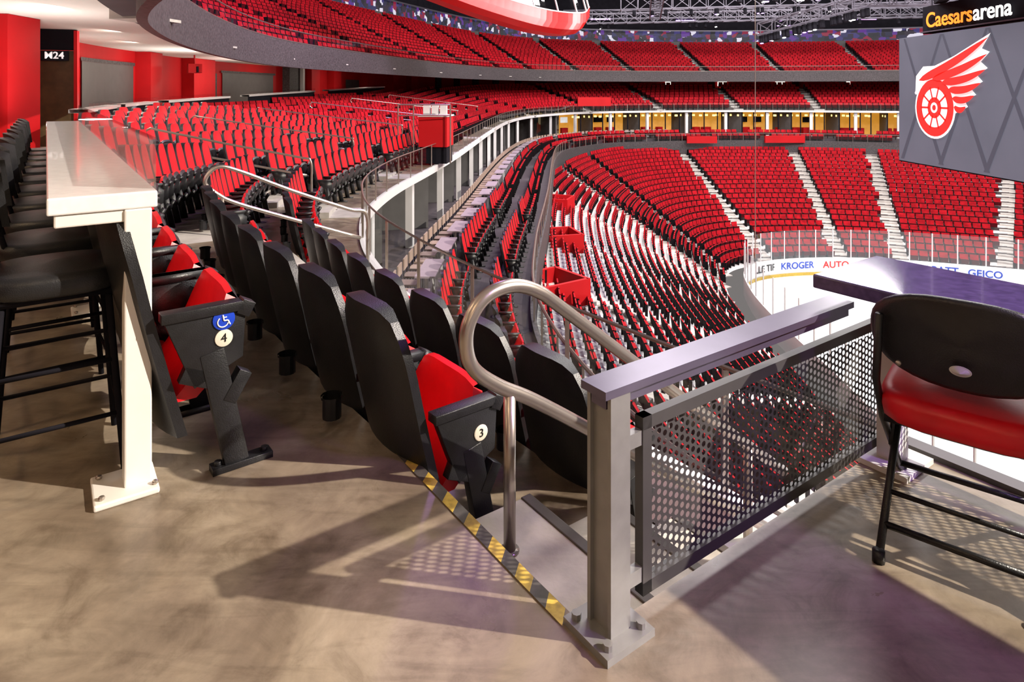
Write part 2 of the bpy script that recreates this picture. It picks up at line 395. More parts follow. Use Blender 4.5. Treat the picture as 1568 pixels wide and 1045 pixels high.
strip('fascia_middle_tier',mF,mF[:,2]-.18,mF[:,2]+.03,['fascia'],.10)
strip('glass_rail_middle_tier',mF,mF[:,2]+.03,mF[:,2]+.72,['glass'])
m=MB()
for d in np.arange(1,140,1.3):
    p=[np.interp(d,alF,mF[:,c]) for c in range(3)]; m.box((p[0],p[1],p[2]+.36),(.03,.03,.72))
m.tube([(p[0],p[1],p[2]+.73) for p in mF[::3]],.014,6)
m.build('glass_rail_posts',['steel'])
m=MB(); nn=48
m.grid([[tuple(mF[i,:2]-mid.n[i]*o)+(mF[i,2]+.006+z_,) for i in range(nn)] for o,z_ in ((.48,0),(.0,.0),(.0,-.32))],0)
m.build('front_walkway_trim',['brown'])
def cath(pts,n=8):
    c=Curve(pts); return [tuple(c(t)) for t in np.linspace(0,len(pts)-1,(len(pts)-1)*n+1)]
def handrail(P0,dirv,Lr,drop,name='handrail'):
    m=MB(); sl=drop/Lr
    def q(x,z): return (P0[0]+dirv[0]*x,P0[1]+dirv[1]*x,P0[2]+z)
    pts=[q(Lr+.05,.5-sl*Lr),q(Lr*.5,.54-sl*Lr*.5),q(.2,.56-sl*.2),q(.0,.60),q(-.14,.75),q(-.02,.9),q(.2,.88-sl*.1),q(Lr*.5,.86-sl*Lr*.5),q(Lr-.1,.86-sl*Lr),q(Lr+.12,.78-sl*Lr),q(Lr+.14,.4-sl*Lr),q(Lr+.14,-.05-sl*Lr)]
    m.tube(cath(pts,6),.022,8); m.tube([q(.03,-.02),q(.03,.58)],.022,8)
    return m.build(name,['steel'],smooth=True)
for q_,a in enumerate(ma[:7]):
    i=int(np.argmin(np.abs(mid.ss-a))); w_=mid.w[i]
    fs_=1.9 if q_==0 else w_*.78; Lr=1.5 if q_==0 else w_*.55
    dz=mid.Bp[i,2]-mid.Fp[i,2]; p=mF[i,:2]-mid.n[i]*fs_
    handrail((p[0],p[1],mid.Fp[i,2]+dz*min(1,(fs_+ .2)/w_)),mid.n[i],Lr,dz*Lr/w_*(1.25 if q_==0 else 1))

MW=Curve(MWp); fl=MB()
fl.grid([[tuple(MW(t)) for t in mid.ss],[tuple(p) for p in mid.Bp]],0)
fl.build('floor_concourse',['floor'])
pf=MB()
def lb(x0,x1,y0,y1,z0,z1,mi=0,b=None):
    (b or pf).box(((x0+x1)/2,(y0+y1)/2,(z0+z1)/2),(x1-x0,y1-y0,z1-z0),mi,loc=True)
lb(-12,2.85,-9,1.27,-.5,0)
lb(-9.9,.36,1.26,2.2,-.3,-.001)
lb(2.8,2.87,-9,1.27,-.55,.02,1)
pf.build('floor_platform',['floor','darkgrey'])
st=MB()
lb(1.17,1.60,1.28,2.12,-.44,-.21,0,st); lb(2.07,2.5,1.28,2.12,-.86,-.63,0,st); lb(1.17,2.07,1.28,2.12,-.5,-.415,0,st)
lb(2.07,3.05,1.28,2.12,-.9,-.832,0,st)
for x,z in((1.575,-.208),(2.045,-.413),(2.475,-.628)): lb(x-.02,x+.027,1.28,2.12,z-.02,z+.004,1,st)
st.build('aisle_steps',['step','nosing'],bevel=.004)
tp=MB(); y=1.34;k=0
while y<2.50:
    w=.072; y2=y+w; sk=.04
    tp.add([L3(1.120,y,.004),L3(1.165,y+sk,.004),L3(1.165,y2+sk,.004),L3(1.120,y2,.004)],[(0,1,2,3)],k%2); y=y2;k+=1
tp.build('hazard_tape',['yellow','tape'])

# -------- suites
SFp=[(*L(5.7,1.),-3.1),(*L(5.7,5),-3.1),(.55,12,-3.1),(.6,17,-3.1),(1.4,26,-3.15),(3.5,50,-3.3),(6.5,59.,-3.35),(12,64.5,-3.4),(27,66.5,-3.4),(45,60,-3.4),(70,49,-3.4)]
SF=Curve(SFp); sFp=np.array([SF(t) for t in mid.ss])
dv=mF[:,:2]-sFp[:,:2]; dw=np.linalg.norm(dv,axis=1); dn=dv/dw[:,None]
SBp=mF[:,:2]+dn*3.2
m=MB(); rws=[]
for o,z in ((0,-.5),(0,-.3),(1.1,-.3),(1.1,0),(None,0)):
    P=SBp if o is None else sFp[:,:2]+dn*o
    rws.append([(P[i,0],P[i,1],sFp[i,2]+z) for i in range(len(P))])
m.grid(rws,lambda i,j:0); m.build('floor_suites',['uptread'])
nL=int(np.argmin(np.abs(mid.ss-6.6)))
strip('wall_suite_back',SBp[:nL],sFp[:nL,2],mF[:nL,2]-.2,['dimsuite'])
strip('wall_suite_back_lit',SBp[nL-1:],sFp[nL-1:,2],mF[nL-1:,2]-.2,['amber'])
m=MB(); fu=MB()
aB=np.concatenate([[0],np.cumsum(np.linalg.norm(np.diff(SBp,axis=0),axis=1))])
for d in np.arange(10,150,1.35):
    if d>aB[-1]-1: break
    i=int(np.searchsorted(aB,d)); kk=int(round((d-10)/1.35)); big=kk%4==0
    th=math.atan2(dn[i][1],dn[i][0]); dep=2.8 if big else .1; p=SBp[i]-dn[i]*(dep/2+.01)
    hh=mF[i,2]-.2-sFp[i,2]
    if big: m.box((p[0],p[1],sFp[i,2]+hh/2),(dep,.14,hh-.02),0,rz=th)
    if i>nL:
        tdir=np.array([-dn[i][1],dn[i][0]])
        q=SBp[i]-dn[i]*.3+tdir*.5
        if not big:
            fu.box((q[0],q[1],sFp[i,2]+.45),(.5,random.uniform(.6,1.2),.9),0,rz=th)
            if random.random()<.6: fu.box((q[0],q[1],sFp[i,2]+1.75),(.08,random.uniform(.7,1.1),.6),random.choice([1,1,3]),rz=th)
        for o2 in (1.4,2.4):
            q2=SBp[i]-dn[i]*o2; fu.box((q2[0],q2[1],sFp[i,2]+hh-.35),(.22,.22,.2),2,rz=th)
        q3=SBp[i]-dn[i]*2.9; fu.box((q3[0],q3[1],sFp[i,2]+hh/2),(.08,.10,hh-.02),1,rz=th)
m.build('suite_dividers',['darkgrey']); fu.build('suite_furnishings',['redwall','dark','ambl','lwht'])
m=MB(); m.grid([[(mF[i,0],mF[i,1],mF[i,2]-.17) for i in range(len(mF))],[(SBp[i,0],SBp[i,1],mF[i,2]-.17) for i in range(len(mF))]],0); m.build('ceiling_suites',['darkgrey'])
strip('fascia_suites',sFp,sFp[:,2]-1.5,sFp[:,2]-.15,['dfascia'],.1)
strip('glass_rail_suites',sFp,sFp[:,2]-.15,sFp[:,2]+.55,['glass'])
m=MB(); m.tube([(p[0],p[1],p[2]+.57) for p in sFp[::4]],.03,6)
aS=np.concatenate([[0],np.cumsum(np.linalg.norm(np.diff(sFp[:,:2],axis=0),axis=1))])
for d in np.arange(1,120,1.3):
    p=[np.interp(d,aS,sFp[:,c]) for c in range(3)]; m.box((p[0],p[1],p[2]+.2),(.035,.035,.74))
m.build('rail_cap_suites',['steel'])
cols=MB()
d=9.
while d<150:
    i=int(np.searchsorted(alF,d))
    if i>=len(mF)-1: break
    p=mF[i]; th=math.atan2(mid.n[i][1],mid.n[i][0]); hh=(p[2]-.17)-sFp[i,2]
    pp=p[:2]-mid.n[i]*.25
    cols.box((pp[0],pp[1],sFp[i,2]+hh/2),(.20,.30,hh),0,rz=th); d+=4.2
cols.build('suite_columns',['fascia'])
def along(o,step,dz,a0,a1,skip=0):
    P=sFp[:,:2]+dn*o
    al=np.concatenate([[0],np.cumsum(np.linalg.norm(np.diff(P,axis=0),axis=1))]); a=a0;out=[];c=0
    while a<min(a1,al[-1]-.5):
        k=int(np.searchsorted(al,a)); c+=1
        if not(skip and c%skip<2):
            t=P[min(k+2,len(P)-1)]-P[max(k-2,0)]
            out.append((np.interp(a,al,P[:,0]),np.interp(a,al,P[:,1]),np.interp(a,al,sFp[:,2])+dz,math.atan2(-t[0],t[1])))
        a+=step
    return out
S1=along(.95,.56,-.3,1,150,11)+along(2.0,.56,0,1,150,11)
instance('suite_seats',SD,[t for t in S1 if math.hypot(t[0],t[1])<24],['black','red'],smooth=True)
instance('suite_seats_distant',SS,[t for t in S1 if math.hypot(t[0],t[1])>=24],FAR)
tb=MB(); tb.box((0,0,.74),(.42,1.4,.04),0); tb.box((0,.5,.37),(.06,.06,.72),1); tb.box((0,-.5,.37),(.06,.06,.72),1)
instance('suite_tables',tb,along(2.45,2.2,0,1,75),['lilac','fascia'])
cc=MB(); cc.box((0,0,.45),(.4,.4,.04),0); cc.box((-.19,0,.72),(.03,.4,.25),0)
for a in(-.17,.17):
    for b in(-.17,.17): cc.box((a,b,.22),(.025,.025,.44),1)
    cc.box((-.19,a,.6),(.025,.025,.3),1)
M['tan']=mat('tan_upholstery',(.35,.25,.2),.6)
instance('suite_chairs',cc,along(2.95,.62,0,1,75),['tan','dark'])

# -------- lower bowl
LFp=[(17,6,-9.9),(11.5,17,-9.9),(11.2,26,-9.9),(12,36,-9.9),(14.5,41.7,-9.9),(21.5,43.2,-9.9),(30,40.7,-9.9),(43,35,-9.9),(58,27,-9.9)]
LBp=[(9.3,-3.2,-4.5),(2.0,6.6,-4.4),(.35,17,-4.5),(2.6,44,-4.7),(11,64.2,-4.8),(28,67.3,-4.8),(44.5,60.4,-4.8),(71,49.5,-4.8),(92,36,-4.8)]
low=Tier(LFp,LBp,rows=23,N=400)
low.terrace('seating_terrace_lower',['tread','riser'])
la=[.5,1.15,1.7,2.15,2.5,2.85,3.2,3.6,4.4,5.05,5.5,6.05,6.55,7.1]
T=low.seats(-.05,la,gap=.65)
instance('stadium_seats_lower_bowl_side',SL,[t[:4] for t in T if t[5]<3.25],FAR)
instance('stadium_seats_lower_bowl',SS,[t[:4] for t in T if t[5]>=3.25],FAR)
low.steps('aisle_steps_lower_bowl',la,.95)
vb=MB()
for a,f in ((2.12,.06),(2.42,.10),(2.75,.08)):
    i=int(np.argmin(np.abs(low.ss-a))); n=low.n[i]; th=math.atan2(n[1],n[0]); p=low.Bp[i]+ (low.Fp[i]-low.Bp[i])*f
    for sgn in(-1,1):
        c=Vector((p[0],p[1],p[2]+.15))+Vector((-n[1],n[0],0))*sgn*.8
        vb.box(c,(2.0,.12,.8),0,rz=th)
    c=Vector((p[0],p[1],p[2]+.15))+Vector((n[0],n[1],0))*1.0; vb.box(c,(.12,1.7,.8),0,rz=th)
    vb.box((p[0],p[1],p[2]-.05),(2.0,1.5,.1),1,rz=th)
vb.build('vomitory_walls',['redwall','dark'])
cen=np.array([32.,20.])
RP=np.array([low.F(t)[:2] for t in np.linspace(0,8,160)]); dr=cen-RP; dr/=np.linalg.norm(dr,axis=1)[:,None]; RP=RP+dr*1.2
RP=[tuple(p) for p in RP]
m=MB(); vs=[(p[0],p[1],-10.4) for p in RP]+[(75,10,-10.4),(60,-15,-10.4),(25,-12,-10.4)]
m.add(vs,[tuple(range(len(vs)))]); ic=m.build('ice_rink',['ice'])
strip('dasher_boards',RP,-10.4,-9.3,['board'],.1)
strip('dasher_board_kick_strip',[(p[0]+(cen[0]-p[0])*.004,p[1]+(cen[1]-p[1])*.004) for p in RP],-10.4,-10.2,['yellow'],.02)
strip('rink_glass',RP,-9.3,-7.5,['rinkglass'])
m=MB()
for p in RP[::3]: m.box((p[0],p[1],-8.4),(.05,.05,1.8))
m.build('rink_glass_posts',['fascia'])
def text(name,body,M4,size,ma,extr=.01,ax='CENTER'):
    cu=bpy.data.curves.new(name,'FONT'); cu.body=body; cu.size=size; cu.extrude=extr; cu.align_x=ax; cu.align_y='CENTER'; cu.offset=size*.012
    ob=bpy.data.objects.new(name,cu); sc.collection.objects.link(ob); cu.materials.append(M[ma]); ob.matrix_world=M4; return ob
def face(pos,right,up=(0,0,1)):
    r=Vector(right).normalized(); u=Vector(up); n=r.cross(u)
    m4=Matrix.Identity(4)
    for i in range(3): m4[i][0]=r[i];m4[i][1]=u[i];m4[i][2]=n[i];m4[i][3]=pos[i]
    return m4
M['txtb']=mat('ad_blue',(.02,.06,.4),.5); M['txtr']=mat('ad_red',(.6,.02,.02),.5); M['txtk']=mat('ad_black',(.02,.02,.02),.5)
for t,bd,mk in ((4.10,'BELLE TIRE','txtk'),(4.5,'KROGER','txtb'),(4.85,'AUTO','txtr'),(5.35,'meijer','txtr'),(5.62,'LABATT','txtb'),(5.88,'GEICO','txtb')):
    p=low.F(t)[:2]; q=low.F(t+.02)[:2]; r=(q-p)/np.linalg.norm(q-p); dd=cen-p; dd/=np.linalg.norm(dd); nn_=np.array([r[1],-r[0]]); pp=p+dd*1.2+nn_*.12
    text('board_advert',bd,face((pp[0],pp[1],-9.75),(r[0],r[1],0)),.6,mk)

# -------- upper tier
UFp=[(4.5,-3.5,2.9),(1,1.5,2.9),(-6,10.7,2.9),(-9.7,24.9,2.9),(-8.5,38,2.9),(-3,58,2.9),(6,69,2.9),(25,71.5,2.9),(50,65,2.9),(78,54,2.9)]
UBp=[(-12,-12,10),(-18,0,10),(-20,13,10),(-25,27,10),(-24,46,10),(-14,69,9),(1,84,7.6),(26,86.5,7.1),(56,79,7),(88,66,7)]
UWp=[(-8,-10),(-11.6,2),(-12.0,13),(-15.2,25),(-15.8,39),(-10,67),(2,80),(25,82),(54,75.5),(86,62.5)]
up=Tier(UFp,UBp,rows=17,N=300,s0=1.6)
up.terrace('seating_terrace_upper',['uptread','uptread'])
ua=[2.2,2.75,3.3,3.8,4.2,4.6,5.,5.35,5.7,6.1,6.45,6.85,7.2,7.55,7.9,8.3,8.7]
T=up.seats(-.05,ua,gap=.6)
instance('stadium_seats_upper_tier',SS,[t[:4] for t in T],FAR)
up.steps('aisle_steps_upper_tier',ua,1.0)
uss=np.linspace(0,9,260); UFc=Curve(UFp); UWc=Curve(UWp); uf=np.array([UFc(t) for t in uss]); uw=np.array([UWc(t) for t in uss]); UBc=Curve(UBp)
strip('fascia_upper_tier',uf,2.5,3.62,['dfascia'],.15)
strip('glass_rail_upper_tier',uf,3.62,4.15,['glass'])
m=MB(); m.tube([(p[0],p[1],4.17) for p in uf[::3]],.025,6); m.tube([(p[0],p[1],3.66) for p in uf[::3]],.03,6); m.build('rail_cap_upper_tier',['steel'])
m=MB(); m.grid([[(p[0],p[1],3.05) for p in uf],[(p[0],p[1],3.06) for p in uw]],0)
m.build('ceiling_concourse',['ceil'])
strip('wall_back',uw,-.3,3.06,['redwall'],.2)
ub=np.array([UBc(t) for t in np.linspace(1.6,9,200)])
strip('wall_upper_back',ub,ub[:,2]-.5,ub[:,2]+.9,['darkgrey'])
strip('wall_club_lights',ub,ub[:,2]+.9,ub[:,2]+2.3,['club'])
strip('wall_top',ub,ub[:,2]+2.3,19,['dark'])
strip('fascia_club_light',[(p[0]*.99,p[1]*.99) for p in ub],ub[:,2]+2.2,ub[:,2]+2.35,['trussm'],.05)
wd=MB()
def wpt(t,off):
    a=UWc(t-.01);b=UWc(t+.01); r=(b-a)/np.linalg.norm(b-a); n=np.array([r[1],-r[0]]); return UWc(t)+n*off,r,n
def onwall(t,w,z0,z1,dep,mi,off=.1):
    p,r,n=wpt(t,off+dep/2)
    wd.box((p[0],p[1],(z0+z1)/2),(w,dep,z1-z0),mi,rz=math.atan2(r[1],r[0]))
def wstrip(t0,t1,z0,z1,mi,off=.14):
    P=[wpt(t,off)[0] for t in np.linspace(t0,t1,8)]
    wd.grid([[(p[0],p[1],z) for p in P] for z in (z0,z1)],mi)
def shutter(t0,t1):
    wstrip(t0,t1,.8,2.45,1,.16)
    wstrip(t0-.01,t1+.01,2.45,2.58,3,.18); wstrip(t0,t1,.72,.8,3,.25)
shutter(2.74,3.10); shutter(3.84,4.12)
onwall(2.60,1.5,0,2.35,.05,2); onwall(2.60,1.25,.04,2.25,.07,0); onwall(2.64,.08,1.0,1.2,.12,1)
for t in (3.18,3.60,3.68,4.3,4.42,4.62,4.8,4.95): onwall(t,1.3,0,3.05,.6,0)
onwall(4.20,1.6,0,3.05,.5,3); onwall(4.23,.3,0,3.05,.7,4)
wstrip(3.71,3.80,0,2.4,3,.2); wstrip(4.5,4.58,0,2.4,3,.2)
for t in (6.8,7.05,7.3,7.55,7.8,8.1): onwall(t,1.1,2.1,2.85,.2,5)
for t in np.arange(5.2,8.9,.18): onwall(t,.8,1.2,3.0,.25,2 if int(t*50)%2 else 3)
wd.build('wall_panels',['redwall','shutter','darkred','dfascia','fascia','winlit'])
rc=MB(); rc.box((-11.14,14.1,1.52),(1.15,1.1,3.06),0,rz=.1); rc.box((-10.74,13.52,1.25),(.22,.03,.9),1,rz=.1); rc.build('red_column',['redwall','darkred'])
dm=MB(); R_=.3
dm.box((-12.0,17.1,1.25),(1.0,.1,2.5),0,rz=R_); dm.box((-11.47,17.2,1.5),(.08,.16,3.05),1,rz=R_); dm.box((-12.0,17.06,2.78),(1.1,.12,.54),2,rz=R_); dm.box((-11.9,17.0,2.36),(.62,.05,.26),2,rz=R_)
dm.build('portal_door',['door','redwall','dark'])
text('portal_sign_text','M24',face((-11.87,16.93,2.36),(math.cos(R_),math.sin(R_),0)),.25,'lwht')
sp=MB(); sp.box((-14.1,29.0,2.45),(.55,.45,.4),0,rz=.6); sp.box((-13.85,28.75,2.4),(.06,.3,.26),1,rz=.6); sp.beam((-14.1,29.0,2.6),(-14.1,29.0,3.05),.05,.05,0); sp.build('wall_speaker',['redwall','dark'])

ct=MB(); seg=[(2.75,3.3),(3.36,3.75),(3.82,4.2),(4.28,4.7),(4.78,5.3)]
for a,b in seg:
    idx=[i for i in range(len(mid.ss)) if a<=mid.ss[i]<=b]
    q=lambda o,z:[tuple(mid.Bp[i,:2]-mid.n[i]*o)+(mid.Bp[i,2]+z,) for i in idx]
    ct.grid([q(.1,.98),q(.1,1.06),q(.5,1.06),q(.5,.98),q(.1,.98)],0); ct.grid([q(.16,0),q(.16,1.0)],1)
    ct.grid([q(.1,1.06),q(.1,1.2)],2)
ct.build('drink_counter_curved',['white','dark','glass'])
rb=MB()
rb.box((-2.55,22,.10),(.95,1.1,1.0),0,rz=-.1); rb.box((-2.55,22,.62),(1.0,1.15,.05),1,rz=-.1)
for i in range(3): rb.box((-2.85+i*.28,21.9,.80),(.22,.3,.32),1)
for x in(-3.7,-3.2,-2.0): rb.tube([(x,21.2,-.9),(x,21.2,1.0)],.025,6,2)
rb.tube([(-3.7,21.2,1.0),(-2.0,21.2,1.0)],.025,6,2); rb.tube([(-3.7,21.2,.65),(-2.0,21.2,.65)],.02,6,2)
rb.box((-2.55,22,-.65),(.9,1.0,.6),3,rz=-.1)
rb.build('red_camera_platform',['redwall','fascia','steel','dark'])
rp=MB(); rp.box((8.3,66,.4),(3.4,.3,.9),0,rz=.1); rp.box((19,65.4,-3.4),(3,.3,.7),0); rp.box((27.5,65.9,-3.4),(4,.3,.7),0); rp.build('red_banner_panels',['redwall'])

# -------- roof, trusses, gondola, scoreboard
m=MB(); m.box((30,45,19.2),(190,150,.3)); m.build('ceiling_arena',['dark'])
tr=MB()
def truss(a,b,w=.9,step=1.1,r=.05,mi=0):
    a=Vector(a);b=Vector(b); d=(b-a); n=max(2,int(d.length/step)); dn_=d.normalized(); x=dn_.cross(Vector((0,0,1))).normalized()*w/2; y=Vector((0,0,w/2))
    cs=[x+y,x-y,-x-y,-x+y]
    for c in cs: tr.beam(a+c,b+c,r,r,mi)
    for i in range(n):
        p=a+d*(i/n);q=a+d*((i+1)/n)
        for k in range(4):
            c1=cs[k];c2=cs[(k+1)%4]; tr.beam(p+c1,q+c2,r*.6,r*.6,mi); tr.beam(p+c1,p+c2,r*.6,r*.6,mi)
truss((17,45,5.7),(22.5,41,7.2),.8,.9,.08); truss((22.5,41,7.2),(26,34,6.4),.8,.9,.08)
truss((10,60,9.5),(45,55,9.8),1.2,1.5,.1); truss((5,52,10.5),(40,44,9.6),1.2,1.5,.1); truss((12,40,7.8),(30,38,8.2),.8,1,.07)
truss((30,60,9.8),(24,36,9.),1,1.4,.08); truss((14,64,9.),(10,44,9.6),1,1.4,.08)
truss((8,70,9.2),(50,64,9.4),1,1.4,.1); truss((6,76,10.3),(52,70,10.3),1,1.6,.1)
tr.build('lighting_trusses',['trussm'])
lm=MB()
for k in range(120):
    t=random.random(); ch=random.choice([((17,45,5.2),(22.5,41,6.7)),((10,60,8.8),(45,55,9.1)),((12,40,7.3),(30,38,7.7)),((5,52,9.8),(40,44,9.)),((8,70,8.6),(50,64,8.8))])
    p=Vector(ch[0]).lerp(Vector(ch[1]),t); lm.tube([p,p+Vector((0,-.1,-.5))],.16,8,0); lm.disc(p+Vector((0,-.1,-.5)),(0,-.1,-.5),.12,.02,1 if k%5==0 else (2 if k%5==1 else 0),8)
lm.build('stage_lights',['dark','lamp','lampv'])
cb_=MB()
for k in range(9):
    x=10+k*5; cb_.box((x,76-abs(x-25)*.15,9.6+.2*(k%2)),(2.2,.2,.10),k%2)
cb_.build('catwalk_light_bars',['lampv','trussm'])
g=MB(); path=Curve([(-9,37,8.6),(-5.2,38.5,7.4),(-1.8,39.5,6.25),(1.6,40,5.3),(3.9,40,5.05),(4.6,41.5,5.6)])
G=[]
for t in np.linspace(0,5,40):
    p=path(t); G.append([(p[0]+dx,p[1]+dy,p[2]+dz) for dx,dy,dz in((.3,-.3,1.15),(.25,-.6,.5),(0,-.8,.1),(-.3,-.3,-.15),(-.8,1.5,-.1),(-1.2,4,.9))])
g.grid(G,0); g.grid([[tuple(Vector(r[0])) ,tuple(Vector(r[0])+Vector((-.4,.5,1.8)))] for r in G[14:]],1)
g.grid([[tuple(Vector(r[0])+Vector((0,-.02,.06))),tuple(Vector(r[0])+Vector((0,-.02,-.02)))] for r in G],2)
for r in G[14::4]: g.beam(r[0],Vector(r[0])+Vector((-.4,.5,1.8)),.08,.08,2)
g.build('gondola_balcony',['gondola','glass','fascia'],smooth=False)
sx=17.7
sb=MB(); sb.box((sx+.25,22.8,1.05),(.45,14.2,5.6),0)
sb.add([(sx,29.85,-1.7),(sx,15.8,-1.7),(sx,15.8,3.85),(sx,29.85,3.85)],[(0,1,2,3)],1)
for k in range(5):
    y0=29.5-k*2.6
    sb.add([(sx-.01,y0,3.8),(sx-.01,y0-.14,3.8),(sx-.01,y0-2.74,-1.6),(sx-.01,y0-2.5,-1.6)],[(0,1,2,3)],4)
    sb.add([(sx-.012,y0-2.5,3.8),(sx-.012,y0-2.64,3.8),(sx-.012,y0-.04,-1.6),(sx-.012,y0+.2,-1.6)],[(0,1,2,3)],4)
def U(u,v,o): return (sx-.03-o,27.3-u,.75+v)
def ring(r0,r1,o,mi,n=36,a0=0,a1=2*math.pi):
    for k in range(n):
        a=a0+(a1-a0)*k/n;b=a0+(a1-a0)*(k+1)/n
        sb.add([U(r0*math.cos(a),r0*math.sin(a),o),U(r1*math.cos(a),r1*math.sin(a),o),U(r1*math.cos(b),r1*math.sin(b),o),U(r0*math.cos(b),r0*math.sin(b),o)],[(0,1,2,3)],mi)
ring(0,1.30,.01,3); ring(.82,1.20,.02,2); ring(.0,.44,.02,2); ring(.12,.22,.03,3)
for k in range(10):
    a=k*math.pi/5; c,s_=math.cos(a),math.sin(a)
    sb.add([U(.35*c-.04*s_,.35*s_+.04*c,.02),U(.9*c-.04*s_,.9*s_+.04*c,.02),U(.9*c+.04*s_,.9*s_-.04*c,.02),U(.35*c+.04*s_,.35*s_-.04*c,.02)],[(0,1,2,3)],2)
def leaf(x0,y0,x1,y1,w,o,mi,bend=.2):
    N=14; ax=Vector((x1-x0,y1-y0)); ln=ax.length; ax.normalize(); pr=Vector((-ax.y,ax.x)); A=[];B=[]
    for k in range(N+1):
        t=k/N; c=Vector((x0,y0))+ax*ln*t-pr*bend*math.sin(math.pi*t); h=w*min(1,(t/.18))**.5*(1-t**4.5)
        A.append(U(*(c+pr*h/2),o));B.append(U(*(c-pr*h/2),o))
    sb.grid([A,B],mi)
fe=[((-1.0,1.15),(3.15,2.7),.50),((-.1,1.2),(3.1,2.08),.46),((.5,1.05),(3.0,1.5),.44),((.9,.75),(2.75,1.0),.42),((1.15,.40),(2.4,.52),.38),((1.25,.05),(1.95,.08),.34)]
pl=[(-1.3,.55),(-1.25,1.35),(-.75,1.75),(0,1.75),(1.2,2.1),(3.2,2.85),(2.75,2.3),(3.15,2.15),(2.7,1.8),(3.05,1.55),(2.5,1.3),(2.8,1.05),(2.15,.8),(2.45,.55),(1.8,.35),(2.0,.08),(1.4,-.15),(1.0,-.3)]
o_=(.2,.5)
for p,q in zip(pl[:-1],pl[1:]): sb.add([U(*o_,.006),U(*p,.006),U(*q,.006)],[(0,1,2)],3)
for (a,b,w) in fe:
    leaf(a[0],a[1],b[0],b[1],w*.72,.05,2,.12)
ring(1.30,1.42,.045,3,14,1.0,2.7)
sb.build('hanging_video_screen',['dark','screen','lred','lwht','beam'])
rg=MB()
for k in range(26):
    a=math.radians(150+k*9); b=math.radians(150+(k+1)*9); cx,cy,r=28,22,11.4
    p=(cx+r*math.cos(a),cy+r*math.sin(a));q=(cx+r*math.cos(b),cy+r*math.sin(b))
    rg.beam((*p,5.6),(*q,5.6),.4,.9,0); rg.beam((*p,6.4),(*q,6.4),.1,.1,1); rg.beam((*p,6.0),(*q,6.4),.06,.06,1)
rg.box((sx+.3,21.8,4.5),(.4,13.,1.15),0); rg.box((sx+.05,21.8,3.98),(.1,13.,.05),1)
for y_ in (28,25,22): rg.beam((sx+.3,y_,5),(sx+.3,y_,19),.06,.06,1)
rg.build('scoreboard_ring',['dark','trussm'])
text('sign_text','Caesars',face((sx-.02,27.9,4.42),(0,-1,0)),.88,'orange',ax='LEFT')
text('sign_text','arena',face((sx-.02,25.05,4.42),(0,-1,0)),.88,'signw',ax='LEFT')
m=MB(); m.tube([(10.8,29,-6),(10.8,29,18)],.02,5); m.build('hanging_cable',['steel'])

# ================= near objects =================
bc=MB()
def B(o,x0,x1,y0,y1,z0,z1,mi=0): o.box(((x0+x1)/2,(y0+y1)/2,(z0+z1)/2),(x1-x0,y1-y0,z1-z0),mi,loc=True)
B(bc,0.0,.33,2.68,9.6,1.01,1.07,0)
for y_ in (2.68,5.0,7.3,9.4):
    B(bc,.225,.312,y_,y_+.09,.02,1.01,1); B(bc,.13,.33,y_-.06,y_+.15,0,.022,1); B(bc,.02,.31,y_+.01,y_+.08,.965,1.01,1)
    for a,b in((.155,-.03),(.155,.12),(.318,-.03)): bc.disc(L3(a,y_+b,.022),(0,0,1),.011,.014,2,8)
B(bc,.28,.30,2.75,9.5,.90,1.01,1)
bc.build('drink_counter',['white','cream','steel'],bevel=.006)
gg=MB(); B(gg,.322,.332,2.74,9.6,1.0,1.26,0); gg.build('counter_glass_screen',['glassb'])
def stool():
    m=MB()
    m.rounded((0,0,.73),.45,.44,.085,0,0,crown=.012,p=3.2)
    m.box((0,0,.68),(.36,.36,.02),1)
    for a in(-1,1):
        for b in(-1,1):
            m.tube([(a*.16,b*.16,.68),(a*.21,b*.21,0)],.012,8,1)
    for z,q in((.22,.195),(.42,.182)):
        m.tube([(-q,-q,z),(q,-q,z),(q,q,z),(-q,q,z)],.009,6,1,closed=True)
    G=[]
    for i in range(5):
        r=[];z=.86+.26*i/4
        for j in range(11):
            t=-1+2*j/10; r.append((-.235+.07*t*t-.03*i/4,t*.2,z-.03*t**4*(i/4)))
        G.append(r)
    m.grid(G,0); G2=[[(p[0]-.03,p[1],p[2]) for p in r] for r in G]; m.grid(G2,0)
    m.grid([G[-1],G2[-1]],0);m.grid([G[0],G2[0]],0);m.grid([[r[0] for r in G],[r[0] for r in G2]],0);m.grid([[r[-1] for r in G],[r[-1] for r in G2]],0)
    for b in(-.15,.15): m.tube([(-.16,b,.68),(-.22,b,.90)],.011,6,1)
    return m
sm=stool(); first=None
for k in range(11):
    if first is None:
        ob=sm.build('bar_stool',['black','dark'],smooth=True); first=ob.data
    else:
        ob=bpy.data.objects.new('bar_stool',first); sc.collection.objects.link(ob)
    x,y=L(.03,3.06+.62*k); ob.location=(x,y,0); ob.rotation_euler=(0,0,ANG+random.uniform(-.06,.06))
gr=MB()
px,py=1.215,1.262
B(gr,px-.035,px+.035,py-.045,py-.033,.02,.64); B(gr,px-.035,px+.035,py+.033,py+.045,.02,.64); B(gr,px-.022,px+.022,py-.04,py+.04,.02,.64)
B(gr,px-.085,px+.085,py-.085,py+.085,0,.02)
for a,b in((.06,.06),(-.06,-.06),(.06,-.06),(-.06,.06)): gr.disc(L3(px+a,py+b,.02),(0,0,1),.013,.016,0,8)
B(gr,1.16,2.40,1.215,1.31,.64,.662,1); B(gr,1.18,2.4,1.235,1.29,.605,.64,1)
B(gr,px+.03,1.34,1.25,1.275,.46,.50); B(gr,px+.03,1.34,1.25,1.275,.085,.125)
